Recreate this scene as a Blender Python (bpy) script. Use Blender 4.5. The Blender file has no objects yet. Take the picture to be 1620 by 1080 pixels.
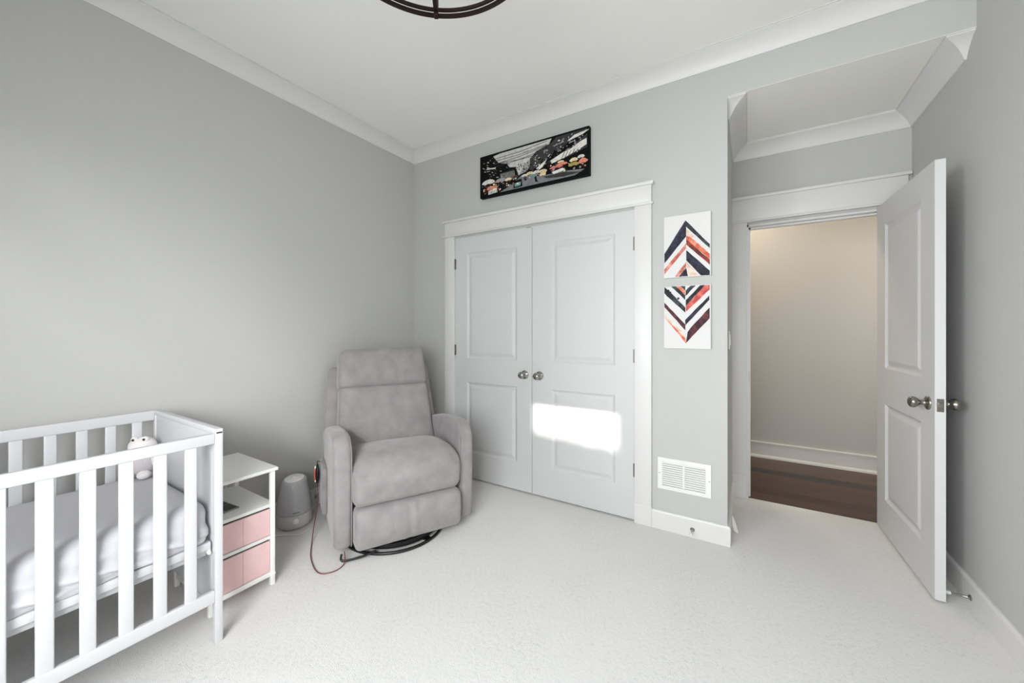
import bpy, bmesh, math, random
from mathutils import Vector, Matrix, noise

PI = math.pi
random.seed(7)
sc = bpy.context.scene
COL = sc.collection

# ------------------------------------------------------------------ camera, world, sun, daylight, exposure
CAM_H = 1.25
FPX, YAW, Y0 = 602.6, 0.5541, 521.9
cam = bpy.data.cameras.new('camera')
cam.lens = FPX / 1620 * 36.0
cam.sensor_width = 36.0
cam.shift_y = -(540 - Y0) / 1620
cam.clip_start = 0.02
co = bpy.data.objects.new('camera', cam)
co.location = (0, 0, CAM_H)
co.rotation_euler = (PI / 2, 0, YAW)
COL.objects.link(co)
sc.camera = co

sc.view_settings.view_transform = 'Standard'
sc.view_settings.look = 'None'
sc.view_settings.gamma = 1
sc.view_settings.use_curve_mapping = False
sc.view_settings.exposure = 0.0
sc.cycles.max_bounces = 10
sc.cycles.diffuse_bounces = 8
sc.cycles.sample_clamp_indirect = 6
sc.cycles.use_denoising = True

XL, XR, YB, YW, YH, ZC = -2.642, 0.87, -0.80, 2.54, 3.33, 2.879   # left, right, rear, closet, hall walls, ceiling
HALLY = 4.50
ZA = 2.607                                                            # alcove ceiling
WX0, WX1, WZ0, WZ1 = -1.15, 0.45, 0.62, 2.175                          # rear window

world = bpy.data.worlds.new('world')
sc.world = world
world.use_nodes = True
nt = world.node_tree
bg = nt.nodes['Background']
bg.inputs[0].default_value = (0.90, 0.95, 1.0, 1)
bg.inputs[1].default_value = 0.5


def light(kind, name, energy, loc, rot=(0, 0, 0), color=(1, 1, 1), **kw):
    l = bpy.data.lights.new(name, kind)
    l.energy = energy
    l.color = color
    for k, v in kw.items():
        setattr(l, k, v)
    o = bpy.data.objects.new(name, l)
    o.location = loc
    o.rotation_euler = rot
    COL.objects.link(o)
    return o


# low sun through the top of the rear window
TAN_EL = 0.422
sd = Vector((-0.20, 1.0, -TAN_EL * 1.0198)).normalized()
sun = light('SUN', 'sun', 9.0, (1, -5, 4), color=(1, 0.97, 0.93), angle=math.radians(0.6))
sun.rotation_euler = sd.to_track_quat('-Z', 'Y').to_euler()
# area lamp in the rear window, standing in for its daylight
light('AREA', 'window_daylight', 76.0, ((WX0 + WX1) / 2, YB - 0.02, (WZ0 + WZ1) / 2), (PI / 2 - 0.45, 0, 0), (0.95, 0.98, 1.0),
      shape='RECTANGLE', size=WX1 - WX0 - 0.1, size_y=1.35)
# added rear window left of the first, its lamp brightens the right side
V2X0, V2X1, V2Z0, V2Z1 = -1.95, -1.30, 1.15, 2.175
light('AREA', 'right_side_fill', 14.0, ((V2X0 + V2X1) / 2, YB - 0.02, (V2Z0 + V2Z1) / 2), (PI / 2 - 0.12, 0, -0.80), (0.97, 0.98, 1.0), spread=math.radians(80),
      shape='RECTANGLE', size=V2X1 - V2X0 - 0.06, size_y=V2Z1 - V2Z0 - 0.06)
# unseen area lamp outside, standing in for hazy low sky right of the sun
haze = light('AREA', 'sky_glow_lamp', 1050.0, (5.2, -7.2, 4.75), color=(1.0, 0.99, 0.97), shape='RECTANGLE', size=8.5, size_y=0.8)
haze.rotation_euler = (Vector((-0.35, YB, 1.45)) - Vector((5.2, -7.2, 4.75))).to_track_quat('-Z', 'Z').to_euler()
# hall lamp, warm, to the left beyond the doorway
light('POINT', 'hall_lamp_light', 26.0, (-0.35, 3.95, 2.62), color=(1, 0.84, 0.66), shadow_soft_size=0.10)
light('POINT', 'hall_far_fill', 34.0, (2.0, 3.95, 1.7), color=(1, 0.88, 0.72), shadow_soft_size=0.10)  # unseen fill added low down to brighten the lower hall wall


# ------------------------------------------------------------------ materials
def lin(c):
    return tuple(((v / 255) / 12.92 if v / 255 <= 0.04045 else ((v / 255 + 0.055) / 1.055) ** 2.4) for v in c)


def mat(name, rgb, rough=0.5, metal=0.0, bump=0.0, bscale=200.0, var=0.0, vscale=8.0, sheen=0.0, spec=None, detail=2.0):
    m = bpy.data.materials.new(name)
    m.use_nodes = True
    n = m.node_tree
    b = n.nodes['Principled BSDF']
    c = (*lin(rgb), 1)
    b.inputs['Base Color'].default_value = c
    b.inputs['Roughness'].default_value = rough
    b.inputs['Metallic'].default_value = metal
    if spec is not None:
        b.inputs['Specular IOR Level'].default_value = spec
    if sheen:
        b.inputs['Sheen Weight'].default_value = sheen
        b.inputs['Sheen Roughness'].default_value = 0.4
    tc = n.nodes.new('ShaderNodeTexCoord')
    if var:
        t = n.nodes.new('ShaderNodeTexNoise')
        t.inputs['Scale'].default_value = vscale
        t.inputs['Detail'].default_value = 4
        n.links.new(tc.outputs['Object'], t.inputs['Vector'])
        r = n.nodes.new('ShaderNodeMapRange')
        r.inputs[1].default_value = 0.3
        r.inputs[2].default_value = 0.7
        r.inputs[3].default_value = 1 - var
        r.inputs[4].default_value = 1 + var
        n.links.new(t.outputs[0], r.inputs[0])
        mx = n.nodes.new('ShaderNodeMix')
        mx.data_type = 'RGBA'
        mx.blend_type = 'MULTIPLY'
        mx.inputs[0].default_value = 1
        mx.inputs[6].default_value = c
        n.links.new(r.outputs[0], mx.inputs[7])
        n.links.new(mx.outputs[2], b.inputs['Base Color'])
    if bump:
        t = n.nodes.new('ShaderNodeTexNoise')
        t.inputs['Scale'].default_value = bscale
        t.inputs['Detail'].default_value = detail
        n.links.new(tc.outputs['Object'], t.inputs['Vector'])
        bp = n.nodes.new('ShaderNodeBump')
        bp.inputs['Strength'].default_value = bump
        bp.inputs['Distance'].default_value = 0.01
        n.links.new(t.outputs[0], bp.inputs['Height'])
        n.links.new(bp.outputs[0], b.inputs['Normal'])
    return m


M = {}
M['wall'] = mat('wall_paint', (185, 185, 183), 0.75, bump=0.03, bscale=300)
M['white'] = mat('white_trim_paint', (214, 213, 212), 0.42)
M['ceiling'] = mat('ceiling_paint', (236, 235, 230), 0.85, bump=0.02, bscale=250)
M['door'] = mat('door_paint', (203, 203, 203), 0.5, spec=0.35)
M['crib'] = mat('crib_lacquer', (198, 198, 201), 0.35)
M['shelf'] = mat('shelf_lacquer', (232, 232, 228), 0.4)
M['nickel'] = mat('brushed_nickel', (150, 145, 138), 0.25, 1.0)
M['chrome'] = mat('polished_nickel', (165, 162, 158), 0.12, 1.0)
M['steel'] = mat('hinge_steel', (120, 118, 115), 0.35, 1.0)
M['black'] = mat('black_metal', (14, 14, 15), 0.4)
M['bronze'] = mat('oil_rubbed_bronze', (44, 31, 27), 0.35, 0.6)
M['fabric'] = mat('grey_plush_fabric', (148, 143, 144), 0.95, bump=0.25, bscale=420, var=0.11, vscale=13, sheen=0.35, spec=0.1)
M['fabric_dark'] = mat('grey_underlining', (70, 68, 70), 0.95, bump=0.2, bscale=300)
M['sheet'] = mat('white_cotton_sheet', (186, 185, 190), 0.9, bump=0.08, bscale=900)
M['pink'] = mat('pink_nonwoven_fabric', (231, 196, 196), 0.9, bump=0.12, bscale=700, var=0.03, vscale=30)
M['shaded_plastic'] = mat('shaded_white_plastic', (192, 190, 186), 0.4)  # white plastic darkened for the shade on the humidifier base
M['plastic'] = mat('white_plastic', (228, 227, 224), 0.35)
M['tank'] = mat('frosted_grey_plastic', (176, 176, 178), 0.22)
M['rubber'] = mat('white_rubber', (215, 214, 210), 0.6)
M['red'] = mat('coral_plastic', (222, 92, 72), 0.35)
M['cord_red'] = mat('maroon_cord', (110, 48, 52), 0.5)
M['plush'] = mat('white_plush', (222, 217, 218), 1.0, bump=0.4, bscale=160, sheen=0.5)
M['plush_grey'] = mat('grey_plush', (192, 186, 190), 1.0, bump=0.4, bscale=160, sheen=0.5)
M['gap_shade'] = mat('recess_shade', (16, 15, 15), 0.9)
M['canvas'] = mat('white_canvas', (212, 211, 210), 0.8, bump=0.08, bscale=900)
M['frame_black'] = mat('black_frame', (5, 5, 6), 0.7, spec=0.15)
M['shade'] = mat('window_shade_cloth', (235, 232, 225), 0.9)
M['bulb'] = mat('frosted_bulb_glass', (240, 235, 225), 0.3)


def carpet_mat():
    m = bpy.data.materials.new('light_grey_carpet')
    m.use_nodes = True
    n = m.node_tree
    b = n.nodes['Principled BSDF']
    b.inputs['Roughness'].default_value = 1.0
    b.inputs['Specular IOR Level'].default_value = 0.05
    b.inputs['Sheen Weight'].default_value = 0.3
    tc = n.nodes.new('ShaderNodeTexCoord')

    def nz(scale, det, dist=0.0):
        t = n.nodes.new('ShaderNodeTexNoise')
        t.inputs['Scale'].default_value = scale
        t.inputs['Detail'].default_value = det
        t.inputs['Distortion'].default_value = dist
        n.links.new(tc.outputs['Object'], t.inputs['Vector'])
        return t
    big, mid, fine = nz(1.7, 6, 0.9), nz(60, 3, 0.3), nz(330, 2)
    a1 = n.nodes.new('ShaderNodeMath'); a1.operation = 'MULTIPLY_ADD'
    n.links.new(big.outputs[0], a1.inputs[0]); a1.inputs[1].default_value = 0.55
    n.links.new(mid.outputs[0], a1.inputs[2])
    a1s = n.nodes.new('ShaderNodeMath'); a1s.operation = 'MULTIPLY'; a1s.inputs[1].default_value = 0.75
    n.links.new(a1.outputs[0], a1s.inputs[0])
    a2 = n.nodes.new('ShaderNodeMath'); a2.operation = 'MULTIPLY_ADD'
    n.links.new(fine.outputs[0], a2.inputs[0]); a2.inputs[1].default_value = 1.0
    n.links.new(a1s.outputs[0], a2.inputs[2])
    cr = n.nodes.new('ShaderNodeValToRGB')
    cr.color_ramp.elements[0].position = 0.60
    cr.color_ramp.elements[0].color = (*lin((170, 170, 166)), 1)
    cr.color_ramp.elements[1].position = 1.1 - 0.1
    cr.color_ramp.elements[1].color = (*lin((214, 213, 211)), 1)
    n.links.new(a2.outputs[0], cr.inputs[0])
    n.links.new(cr.outputs[0], b.inputs['Base Color'])
    bp = n.nodes.new('ShaderNodeBump')
    bp.inputs['Strength'].default_value = 0.5
    bp.inputs['Distance'].default_value = 0.006
    n.links.new(a2.outputs[0], bp.inputs['Height'])
    n.links.new(bp.outputs[0], b.inputs['Normal'])
    return m


def wood_mat():
    m = bpy.data.materials.new('dark_plank_floor')
    m.use_nodes = True
    n = m.node_tree
    b = n.nodes['Principled BSDF']
    b.inputs['Roughness'].default_value = 0.32
    tc = n.nodes.new('ShaderNodeTexCoord')
    br = n.nodes.new('ShaderNodeTexBrick')
    br.inputs['Scale'].default_value = 1.0
    br.inputs['Brick Width'].default_value = 1.3
    br.inputs['Row Height'].default_value = 0.125
    br.inputs['Mortar Size'].default_value = 0.002
    br.inputs['Color1'].default_value = (*lin((34, 22, 16)), 1)
    br.inputs['Color2'].default_value = (*lin((84, 56, 36)), 1)
    br.inputs['Mortar'].default_value = (*lin((18, 10, 8)), 1)
    br.offset = 0.37
    n.links.new(tc.outputs['Object'], br.inputs['Vector'])
    mp = n.nodes.new('ShaderNodeMapping')
    mp.inputs['Scale'].default_value = (1.6, 26, 26)
    n.links.new(tc.outputs['Object'], mp.inputs[0])
    t = n.nodes.new('ShaderNodeTexNoise')
    t.inputs['Scale'].default_value = 2.2
    t.inputs['Detail'].default_value = 6
    n.links.new(mp.outputs[0], t.inputs['Vector'])
    r = n.nodes.new('ShaderNodeMapRange')
    r.inputs[1].default_value = 0.3; r.inputs[2].default_value = 0.75
    r.inputs[3].default_value = 0.55; r.inputs[4].default_value = 1.5
    n.links.new(t.outputs[0], r.inputs[0])
    mx = n.nodes.new('ShaderNodeMix'); mx.data_type = 'RGBA'; mx.blend_type = 'MULTIPLY'
    mx.inputs[0].default_value = 1
    n.links.new(br.outputs[0], mx.inputs[6]); n.links.new(r.outputs[0], mx.inputs[7])
    n.links.new(mx.outputs[2], b.inputs['Base Color'])
    return m


def paint_mat(name, c1, c2, scale=14):
    """watercolour stroke: two colours blended by noise"""
    m = bpy.data.materials.new(name)
    m.use_nodes = True
    n = m.node_tree
    b = n.nodes['Principled BSDF']
    b.inputs['Roughness'].default_value = 0.75
    tc = n.nodes.new('ShaderNodeTexCoord')
    t = n.nodes.new('ShaderNodeTexNoise')
    t.inputs['Scale'].default_value = scale
    t.inputs['Detail'].default_value = 5
    n.links.new(tc.outputs['Object'], t.inputs['Vector'])
    cr = n.nodes.new('ShaderNodeValToRGB')
    cr.color_ramp.elements[0].position = 0.42
    cr.color_ramp.elements[0].color = (*lin(c1), 1)
    cr.color_ramp.elements[1].position = 0.66
    cr.color_ramp.elements[1].color = (*lin(c2), 1)
    n.links.new(t.outputs[0], cr.inputs[0])
    n.links.new(cr.outputs[0], b.inputs['Base Color'])
    return m


M['carpet'] = carpet_mat()
M['wood'] = wood_mat()


# ------------------------------------------------------------------ mesh helpers
def link(name, bm, m, parent=None, smooth=False, loc=None, rot=None, autosmooth=None):
    me = bpy.data.meshes.new(name)
    bmesh.ops.recalc_face_normals(bm, faces=bm.faces)
    bm.to_mesh(me)
    bm.free()
    mats = m if isinstance(m, (list, tuple)) else [m]
    for x in mats:
        me.materials.append(x)
    if smooth:
        for p in me.polygons:
            p.use_smooth = True
        if autosmooth is not None:
            me.set_sharp_from_angle(angle=math.radians(autosmooth))
    o = bpy.data.objects.new(name, me)
    COL.objects.link(o)
    if parent:
        o.parent = parent
    if loc:
        o.location = loc
    if rot:
        o.rotation_euler = rot
    return o


def box(bm, x0, x1, y0, y1, z0, z1):
    v = [bm.verts.new((x, y, z)) for x in (x0, x1) for y in (y0, y1) for z in (z0, z1)]
    for f in ((0, 1, 3, 2), (4, 6, 7, 5), (0, 4, 5, 1), (2, 3, 7, 6), (0, 2, 6, 4), (1, 5, 7, 3)):
        bm.faces.new([v[i] for i in f])
    return v


def bbox(bm, x0, x1, y0, y1, z0, z1, r=0.002, seg=2):
    """box with bevelled edges"""
    t = bmesh.new()
    box(t, min(x0, x1), max(x0, x1), min(y0, y1), max(y0, y1), min(z0, z1), max(z0, z1))
    bmesh.ops.recalc_face_normals(t, faces=t.faces)
    bmesh.ops.bevel(t, geom=t.edges[:], offset=r, segments=seg, profile=0.5, affect='EDGES')
    join(bm, t)


def join(bm, t, mtx=None):
    mp = {}
    for v in t.verts:
        mp[v] = bm.verts.new(mtx @ v.co if mtx else v.co)
    for f in t.faces:
        try:
            nf = bm.faces.new([mp[v] for v in f.verts])
            nf.material_index = f.material_index
        except ValueError:
            pass
    t.free()


def rbox(sx, sy, sz, r, n=(8, 8, 6), deform=None, power=2.0):
    """soft rounded box centred on the origin; deform(p)->p shapes it"""
    bm = bmesh.new()
    h = Vector((sx / 2, sy / 2, sz / 2))
    grid = {}

    def spaced(k, N, half):
        return -half + 2 * half * k / N

    def vert(i, j, k):
        key = (i, j, k)
        if key not in grid:
            p = Vector((spaced(i, n[0], h.x), spaced(j, n[1], h.y), spaced(k, n[2], h.z)))
            c = Vector((max(-h.x + r, min(h.x - r, p.x)), max(-h.y + r, min(h.y - r, p.y)), max(-h.z + r, min(h.z - r, p.z))))
            d = p - c
            if d.length > 1e-9:
                p = c + d.normalized() * min(r, r)
            grid[key] = bm.verts.new(p)
        return grid[key]
    for i in range(n[0]):
        for j in range(n[1]):
            for k in (0, n[2]):
                bm.faces.new([vert(i, j, k), vert(i + 1, j, k), vert(i + 1, j + 1, k), vert(i, j + 1, k)])
    for i in range(n[0]):
        for k in range(n[2]):
            for j in (0, n[1]):
                bm.faces.new([vert(i, j, k), vert(i + 1, j, k), vert(i + 1, j, k + 1), vert(i, j, k + 1)])
    for j in range(n[1]):
        for k in range(n[2]):
            for i in (0, n[0]):
                bm.faces.new([vert(i, j, k), vert(i, j + 1, k), vert(i, j + 1, k + 1), vert(i, j, k + 1)])
    if deform:
        for v in bm.verts:
            v.co = deform(v.co.copy())
    return bm


def pillow_extrude(bm, outline, w0, w1, r, axis='y', nseg=5, bulge=0.0):
    """convex outline [(a,b)] extruded along axis from w0 to w1 with rounded rims"""
    N = len(outline)
    pts = [Vector(p) for p in outline]
    area = sum(pts[i].x * pts[(i + 1) % N].y - pts[(i + 1) % N].x * pts[i].y for i in range(N))
    if area < 0:
        pts.reverse()
    nrm = []
    for i in range(N):
        e1 = (pts[i] - pts[i - 1]).normalized()
        e2 = (pts[(i + 1) % N] - pts[i]).normalized()
        n1, n2 = Vector((e1.y, -e1.x)), Vector((e2.y, -e2.x))
        s = (n1 + n2)
        s = s.normalized() if s.length > 1e-6 else n1
        nrm.append(s / max(0.5, s.dot(n1)))

    def ring(d, w):
        out = []
        for p, q in zip(pts, nrm):
            a = p - q * d
            out.append(bm.verts.new({'y': (a.x, w, a.y), 'x': (w, a.x, a.y), 'z': (a.x, a.y, w)}[axis]))
        return out
    rings = []
    for k in range(nseg + 1):
        t = PI / 2 * k / nseg
        rings.append(ring(r * (1 - math.sin(t)), w0 + r * (1 - math.cos(t))))
    for k in range(nseg, -1, -1):
        t = PI / 2 * k / nseg
        rings.append(ring(r * (1 - math.sin(t)), w1 - r * (1 - math.cos(t))))
    for a, b in zip(rings, rings[1:]):
        for i in range(N):
            bm.faces.new([a[i], a[(i + 1) % N], b[(i + 1) % N], b[i]])
    bm.faces.new(rings[0]); bm.faces.new(rings[-1])
    return bm


def lathe(bm, prof, seg=24, mtx=None):
    """prof [(r,z)] turned about z"""
    rows = []
    for r, z in prof:
        row = []
        if r < 1e-6:
            p = Vector((0, 0, z))
            row = [bm.verts.new(mtx @ p if mtx else p)]
        else:
            for i in range(seg):
                a = 2 * PI * i / seg
                p = Vector((r * math.cos(a), r * math.sin(a), z))
                row.append(bm.verts.new(mtx @ p if mtx else p))
        rows.append(row)
    for a, b in zip(rows, rows[1:]):
        if len(a) == 1 and len(b) == 1:
            continue
        for i in range(seg):
            j = (i + 1) % seg
            if len(a) == 1:
                bm.faces.new([a[0], b[j], b[i]])
            elif len(b) == 1:
                bm.faces.new([a[i], a[j], b[0]])
            else:
                bm.faces.new([a[i], a[j], b[j], b[i]])
    for row in (rows[0], rows[-1]):
        if len(row) > 1:
            bm.faces.new(row)


def tube(bm, pts, r, seg=10, smooth_n=0):
    P = [Vector(p) for p in pts]
    if smooth_n:
        Q = []
        for i in range(len(P) - 1):
            p0, p1, p2, p3 = P[max(i - 1, 0)], P[i], P[i + 1], P[min(i + 2, len(P) - 1)]
            for k in range(smooth_n):
                t = k / smooth_n
                Q.append(0.5 * ((2 * p1) + (p2 - p0) * t + (2 * p0 - 5 * p1 + 4 * p2 - p3) * t * t + (3 * p1 - p0 - 3 * p2 + p3) * t ** 3))
        Q.append(P[-1])
        P = Q
    rows = []
    up = Vector((0, 0, 1))
    for i, p in enumerate(P):
        d = (P[min(i + 1, len(P) - 1)] - P[max(i - 1, 0)]).normalized()
        a = d.cross(up)
        if a.length < 1e-3:
            a = d.cross(Vector((1, 0, 0)))
        a.normalize()
        b = d.cross(a)
        b.normalize()
        up = a.cross(d) * 1.0 if a.cross(d).length > 0 else up
        rows.append([bm.verts.new(p + (a * math.cos(2 * PI * k / seg) + b * math.sin(2 * PI * k / seg)) * r) for k in range(seg)])
    for A, B in zip(rows, rows[1:]):
        for k in range(seg):
            bm.faces.new([A[k], A[(k + 1) % seg], B[(k + 1) % seg], B[k]])
    bm.faces.new(rows[0]); bm.faces.new(rows[-1])


def thing(name, label, cat, loc=(0, 0, 0), rotz=0, group=None):
    o = bpy.data.objects.new(name, None)
    COL.objects.link(o)
    o.location = loc
    o.rotation_euler = (0, 0, rotz)
    o['label'] = label
    o['category'] = cat
    if group:
        o['group'] = group
    return o


def tag(o, label, cat, group=None):
    o['label'] = label
    o['category'] = cat
    if group:
        o['group'] = group
    return o


def struct(name, bm, m, parent=None, **kw):
    o = link(name, bm, m, parent, **kw)
    if parent is None:
        o['kind'] = 'structure'
    return o


# ------------------------------------------------------------------ room shell
T = 0.12
b = bmesh.new(); box(b, XL - T, XR + T, YB - T, YH + 0.015, -0.08, 0); struct('floor', b, M['carpet'])
b = bmesh.new(); box(b, -2.5, 3.0, YH + 0.015, HALLY + T, -0.08, -0.004); struct('floor_hall', b, M['wood'])
b = bmesh.new(); box(b, XL - T, XR + T, YB - T, YW + T, ZC, ZC + 0.1); struct('ceiling', b, M['ceiling'])
b = bmesh.new(); box(b, -0.1 - T, XR + T, YW + 0.002, YH + T, ZA, ZA + 0.1); struct('ceiling_alcove', b, M['ceiling'])
b = bmesh.new(); box(b, -2.5, 3.0, YH + T, HALLY + T, 2.75, 2.85); struct('ceiling_hall', b, M['ceiling'])
b = bmesh.new(); box(b, XL - T, XL, YB - T, YW + T, 0, ZC); struct('wall_left', b, M['wall'])
b = bmesh.new(); box(b, XR, XR + T, YB - T, YH + T, 0, ZC); struct('wall_right', b, M['wall'])
# rear wall round the window
b = bmesh.new()
box(b, XL - T, V2X0, YB - T, YB, 0, ZC); box(b, V2X1, WX0, YB - T, YB, 0, ZC)
box(b, V2X0, V2X1, YB - T, YB, 0, V2Z0); box(b, V2X0, V2X1, YB - T, YB, V2Z1, ZC); box(b, WX1, XR + T, YB - T, YB, 0, ZC)
box(b, WX0, WX1, YB - T, YB, 0, WZ0); box(b, WX0, WX1, YB - T, YB, WZ1, ZC)
struct('wall_rear', b, M['wall'])
b = bmesh.new()
for x0, x1 in ((WX0, WX0 + 0.05), (WX1 - 0.05, WX1)):
    box(b, x0, x1, YB - 0.09, YB - 0.04, WZ0, WZ1)
box(b, WX0, WX1, YB - 0.09, YB - 0.04, WZ0, WZ0 + 0.05)
win = struct('window_1', b, M['white'])
b = bmesh.new()
for x0, x1 in ((WX0 - 0.09, WX0), (WX1, WX1 + 0.09)):
    box(b, x0, x1, YB, YB + 0.018, WZ0 - 0.1, WZ1 + 0.1)
box(b, WX0, WX1, YB, YB + 0.018, WZ1, WZ1 + 0.1); box(b, WX0, WX1, YB, YB + 0.04, WZ0 - 0.1, WZ0)
link('casing', b, M['white'], win)
b = bmesh.new()
for x0, x1 in ((V2X0, V2X0 + 0.03), (V2X1 - 0.03, V2X1)):
    box(b, x0, x1, YB - 0.09, YB - 0.05, V2Z0, V2Z1)
box(b, V2X0 + 0.03, V2X1 - 0.03, YB - 0.09, YB - 0.05, V2Z0, V2Z0 + 0.04)
struct('added_window', b, M['white'])  # frame of the added window, put in for light on the right
# closet wall round its opening, carried across above the alcove
CX0, CX1, CZ = -2.15, -0.622, 2.035
b = bmesh.new()
box(b, XL, CX0, YW, YW + T, 0, ZC); box(b, CX1, -0.1, YW, YW + T, 0, ZC)
box(b, CX0, CX1, YW, YW + T, CZ, ZC); box(b, -0.1, XR, YW, YW + T, ZA + 0.002, ZC)
struct('wall_closet', b, M['wall'])
b = bmesh.new(); box(b, XL, -0.22, YW + 0.7, YW + 0.75, 0, ZC); struct('wall_closet_inner', b, M['wall'])
b = bmesh.new(); box(b, -0.1 - T, -0.1, YW + T, YH, 0, ZA); struct('wall_alcove', b, M['wall'])
# hall wall round the doorway
HX0, HX1, HZ = -0.008, 0.757, 2.03
b = bmesh.new()
box(b, -2.5, HX0, YH, YH + T, -0.08, 2.85); box(b, HX1, 3.0, YH, YH + T, -0.08, 2.85); box(b, HX0, HX1, YH, YH + T, HZ, 2.85)
struct('wall_back', b, M['wall'])
b = bmesh.new(); box(b, -2.5, 3.0, HALLY, HALLY + T, -0.08, 2.85); struct('wall_hall', b, M['wall'])
b = bmesh.new(); box(b, -2.6, -2.5, YH, HALLY + T, -0.08, 2.85); struct('wall_hall_left', b, M['wall'])
b = bmesh.new(); box(b, 3.0, 3.1, YH, HALLY + T, -0.08, 2.85); struct('wall_hall_right', b, M['wall'])


# baseboards -------------------------------------------------------
def bb_profile(h=0.115, t=0.016):
    return [(0, 0), (t, 0), (t, h - 0.012), (t - 0.003, h - 0.004), (t - 0.008, h), (0, h)]


def sweep(bm, prof, p0, p1, out, up=Vector((0, 0, 1)), ext0=0.0, ext1=0.0, m0=0.0, m1=0.0):
    """prof [(o,z)] along p0->p1; out = horizontal outward normal; m0/m1 mitre slopes"""
    p0, p1, out = Vector(p0), Vector(p1), Vector(out)
    d = (p1 - p0).normalized()
    A = [bm.verts.new(p0 + d * (m0 * o) + out * o + up * z) for o, z in prof]
    B = [bm.verts.new(p1 - d * (m1 * o) + out * o + up * z) for o, z in prof]
    n = len(prof)
    for i in range(n):
        j = (i + 1) % n
        bm.faces.new([A[i], A[j], B[j], B[i]])
    bm.faces.new(A); bm.faces.new(list(reversed(B)))


P = bb_profile()
for nm, segs in {
    'baseboard_left': [((XL, YB, 0), (XL, YW, 0), (1, 0, 0), 0, 1)],
    'baseboard_right': [((XR, YB, 0), (XR, YH, 0), (-1, 0, 0), 0, 0)],
    'baseboard_closet': [((XL, YW, 0), (-2.255, YW, 0), (0, -1, 0), 1, 0)],
    'baseboard_pillar': [((-0.522, YW, 0), (-0.1, YW, 0), (0, -1, 0), 0, -1), ((-0.1, YW, 0), (-0.1, YH, 0), (1, 0, 0), -1, 0)],
    'baseboard_rear': [((XL, YB, 0), (XR, YB, 0), (0, 1, 0), 0, 0)],
}.items():
    b = bmesh.new()
    for p0, p1, o, a, c in segs:
        sweep(b, P, p0, p1, o, m0=a, m1=c)
    struct(nm, b, M['white'])
b = bmesh.new()
sweep(b, bb_profile(0.15, 0.016), (-2.5, HALLY, -0.004), (3.0, HALLY, -0.004), (0, -1, 0))
sweep(b, [(0, 0), (0.03, 0), (0.028, 0.015), (0.016, 0.028), (0, 0.028)], (-2.5, HALLY, -0.004), (3.0, HALLY, -0.004), (0, -1, 0))
sweep(b, [(0, 0.138), (0.022, 0.138), (0.022, 0.15), (0, 0.154)], (-2.5, HALLY, -0.004), (3.0, HALLY, -0.004), (0, -1, 0))
struct('baseboard_hall', b, M['white'])


# crown mouldings: cove profile between wall and ceiling ------------
def crown_prof(p=0.095, h=0.089):
    pts = [(0, -h), (0.006, -h), (0.010, -h + 0.006)]
    for k in range(9):                       # concave cove
        t = PI / 2 * k / 8
        cx, cz = p - 0.010, -h + 0.010
        R1, R2 = p - 0.022, h - 0.022
        w = 0.55
        ux, uz = (1 - math.cos(t)) * (1 - w) + (k / 8) * w, math.sin(t) * (1 - w) + (k / 8) * w
        pts.append((0.012 + R1 * ux, -h + 0.010 + R2 * uz))
    pts += [(p - 0.006, -0.010), (p - 0.006, -0.004), (p, -0.004), (p, 0), (0, 0)]
    return pts


CP = crown_prof()
b = bmesh.new()
sweep(b, CP, (XL, YB, ZC), (XL, YW, ZC), (1, 0, 0), m0=1, m1=1)
sweep(b, CP, (XL, YW, ZC), (XR, YW, ZC), (0, -1, 0), m0=1, m1=1)
sweep(b, CP, (XR, YB, ZC), (XR, YW, ZC), (-1, 0, 0), m0=1, m1=1)
sweep(b, CP, (XL, YB, ZC), (XR, YB, ZC), (0, 1, 0), m0=1, m1=1)
struct('trim_1', b, M['white'], smooth=True, autosmooth=25)
b = bmesh.new()
CA = crown_prof(0.098, 0.092)
pj = 0.098
sweep(b, CA, (-0.1, YW + pj, ZA), (-0.1, YH, ZA), (1, 0, 0), m0=-1, m1=1)
sweep(b, CA, (-0.1, YW + pj, ZA), (-0.1 + 0.0001, YW + pj, ZA), (0, -1, 0), m0=0, m1=-1)
sweep(b, CA, (-0.1, YH, ZA), (XR, YH, ZA), (0, -1, 0), m0=1, m1=1)
sweep(b, CA, (XR, YW + pj, ZA), (XR, YH, ZA), (-1, 0, 0), m0=-1, m1=1)
sweep(b, CA, (XR - 0.0001, YW + pj, ZA), (XR, YW + pj, ZA), (0, -1, 0), m0=-1, m1=0)
struct('trim_2', b, M['white'], smooth=True, autosmooth=25)


# door casings ------------------------------------------------------
def casing(name, x0, x1, ztop, y, w, hx0=None, hx1=None, capz=None, fil=True, cz=None):
    """flat casing round an opening in a wall facing -Y at y"""
    b = bmesh.new()
    t = 0.018
    zf = ztop + 0.018
    bbox(b, x0 - w, x0 + 0.004, y - t, y, 0, zf, 0.002)
    bbox(b, x1 - 0.004, x1 + w, y - t, y, 0, zf, 0.002)
    zh = capz
    bbox(b, x0 - w, x1 + w, y - t - 0.002, y, zf + 0.012, zh - 0.018, 0.002)
    bbox(b, x0 - w - 0.012, min(x1 + w + 0.012, XR - 0.001), y - t - 0.012, y, zf - 0.002, zf + 0.013, 0.005, 3)
    bbox(b, x0 - w - 0.014, min(x1 + w + 0.014, XR - 0.001), y - t - 0.018, y, zh - 0.020, zh, 0.003)
    return struct(name, b, M['white'], smooth=True, autosmooth=30)


casing('trim_3', CX0, CX1, CZ, YW, 0.102, capz=2.195)
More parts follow.
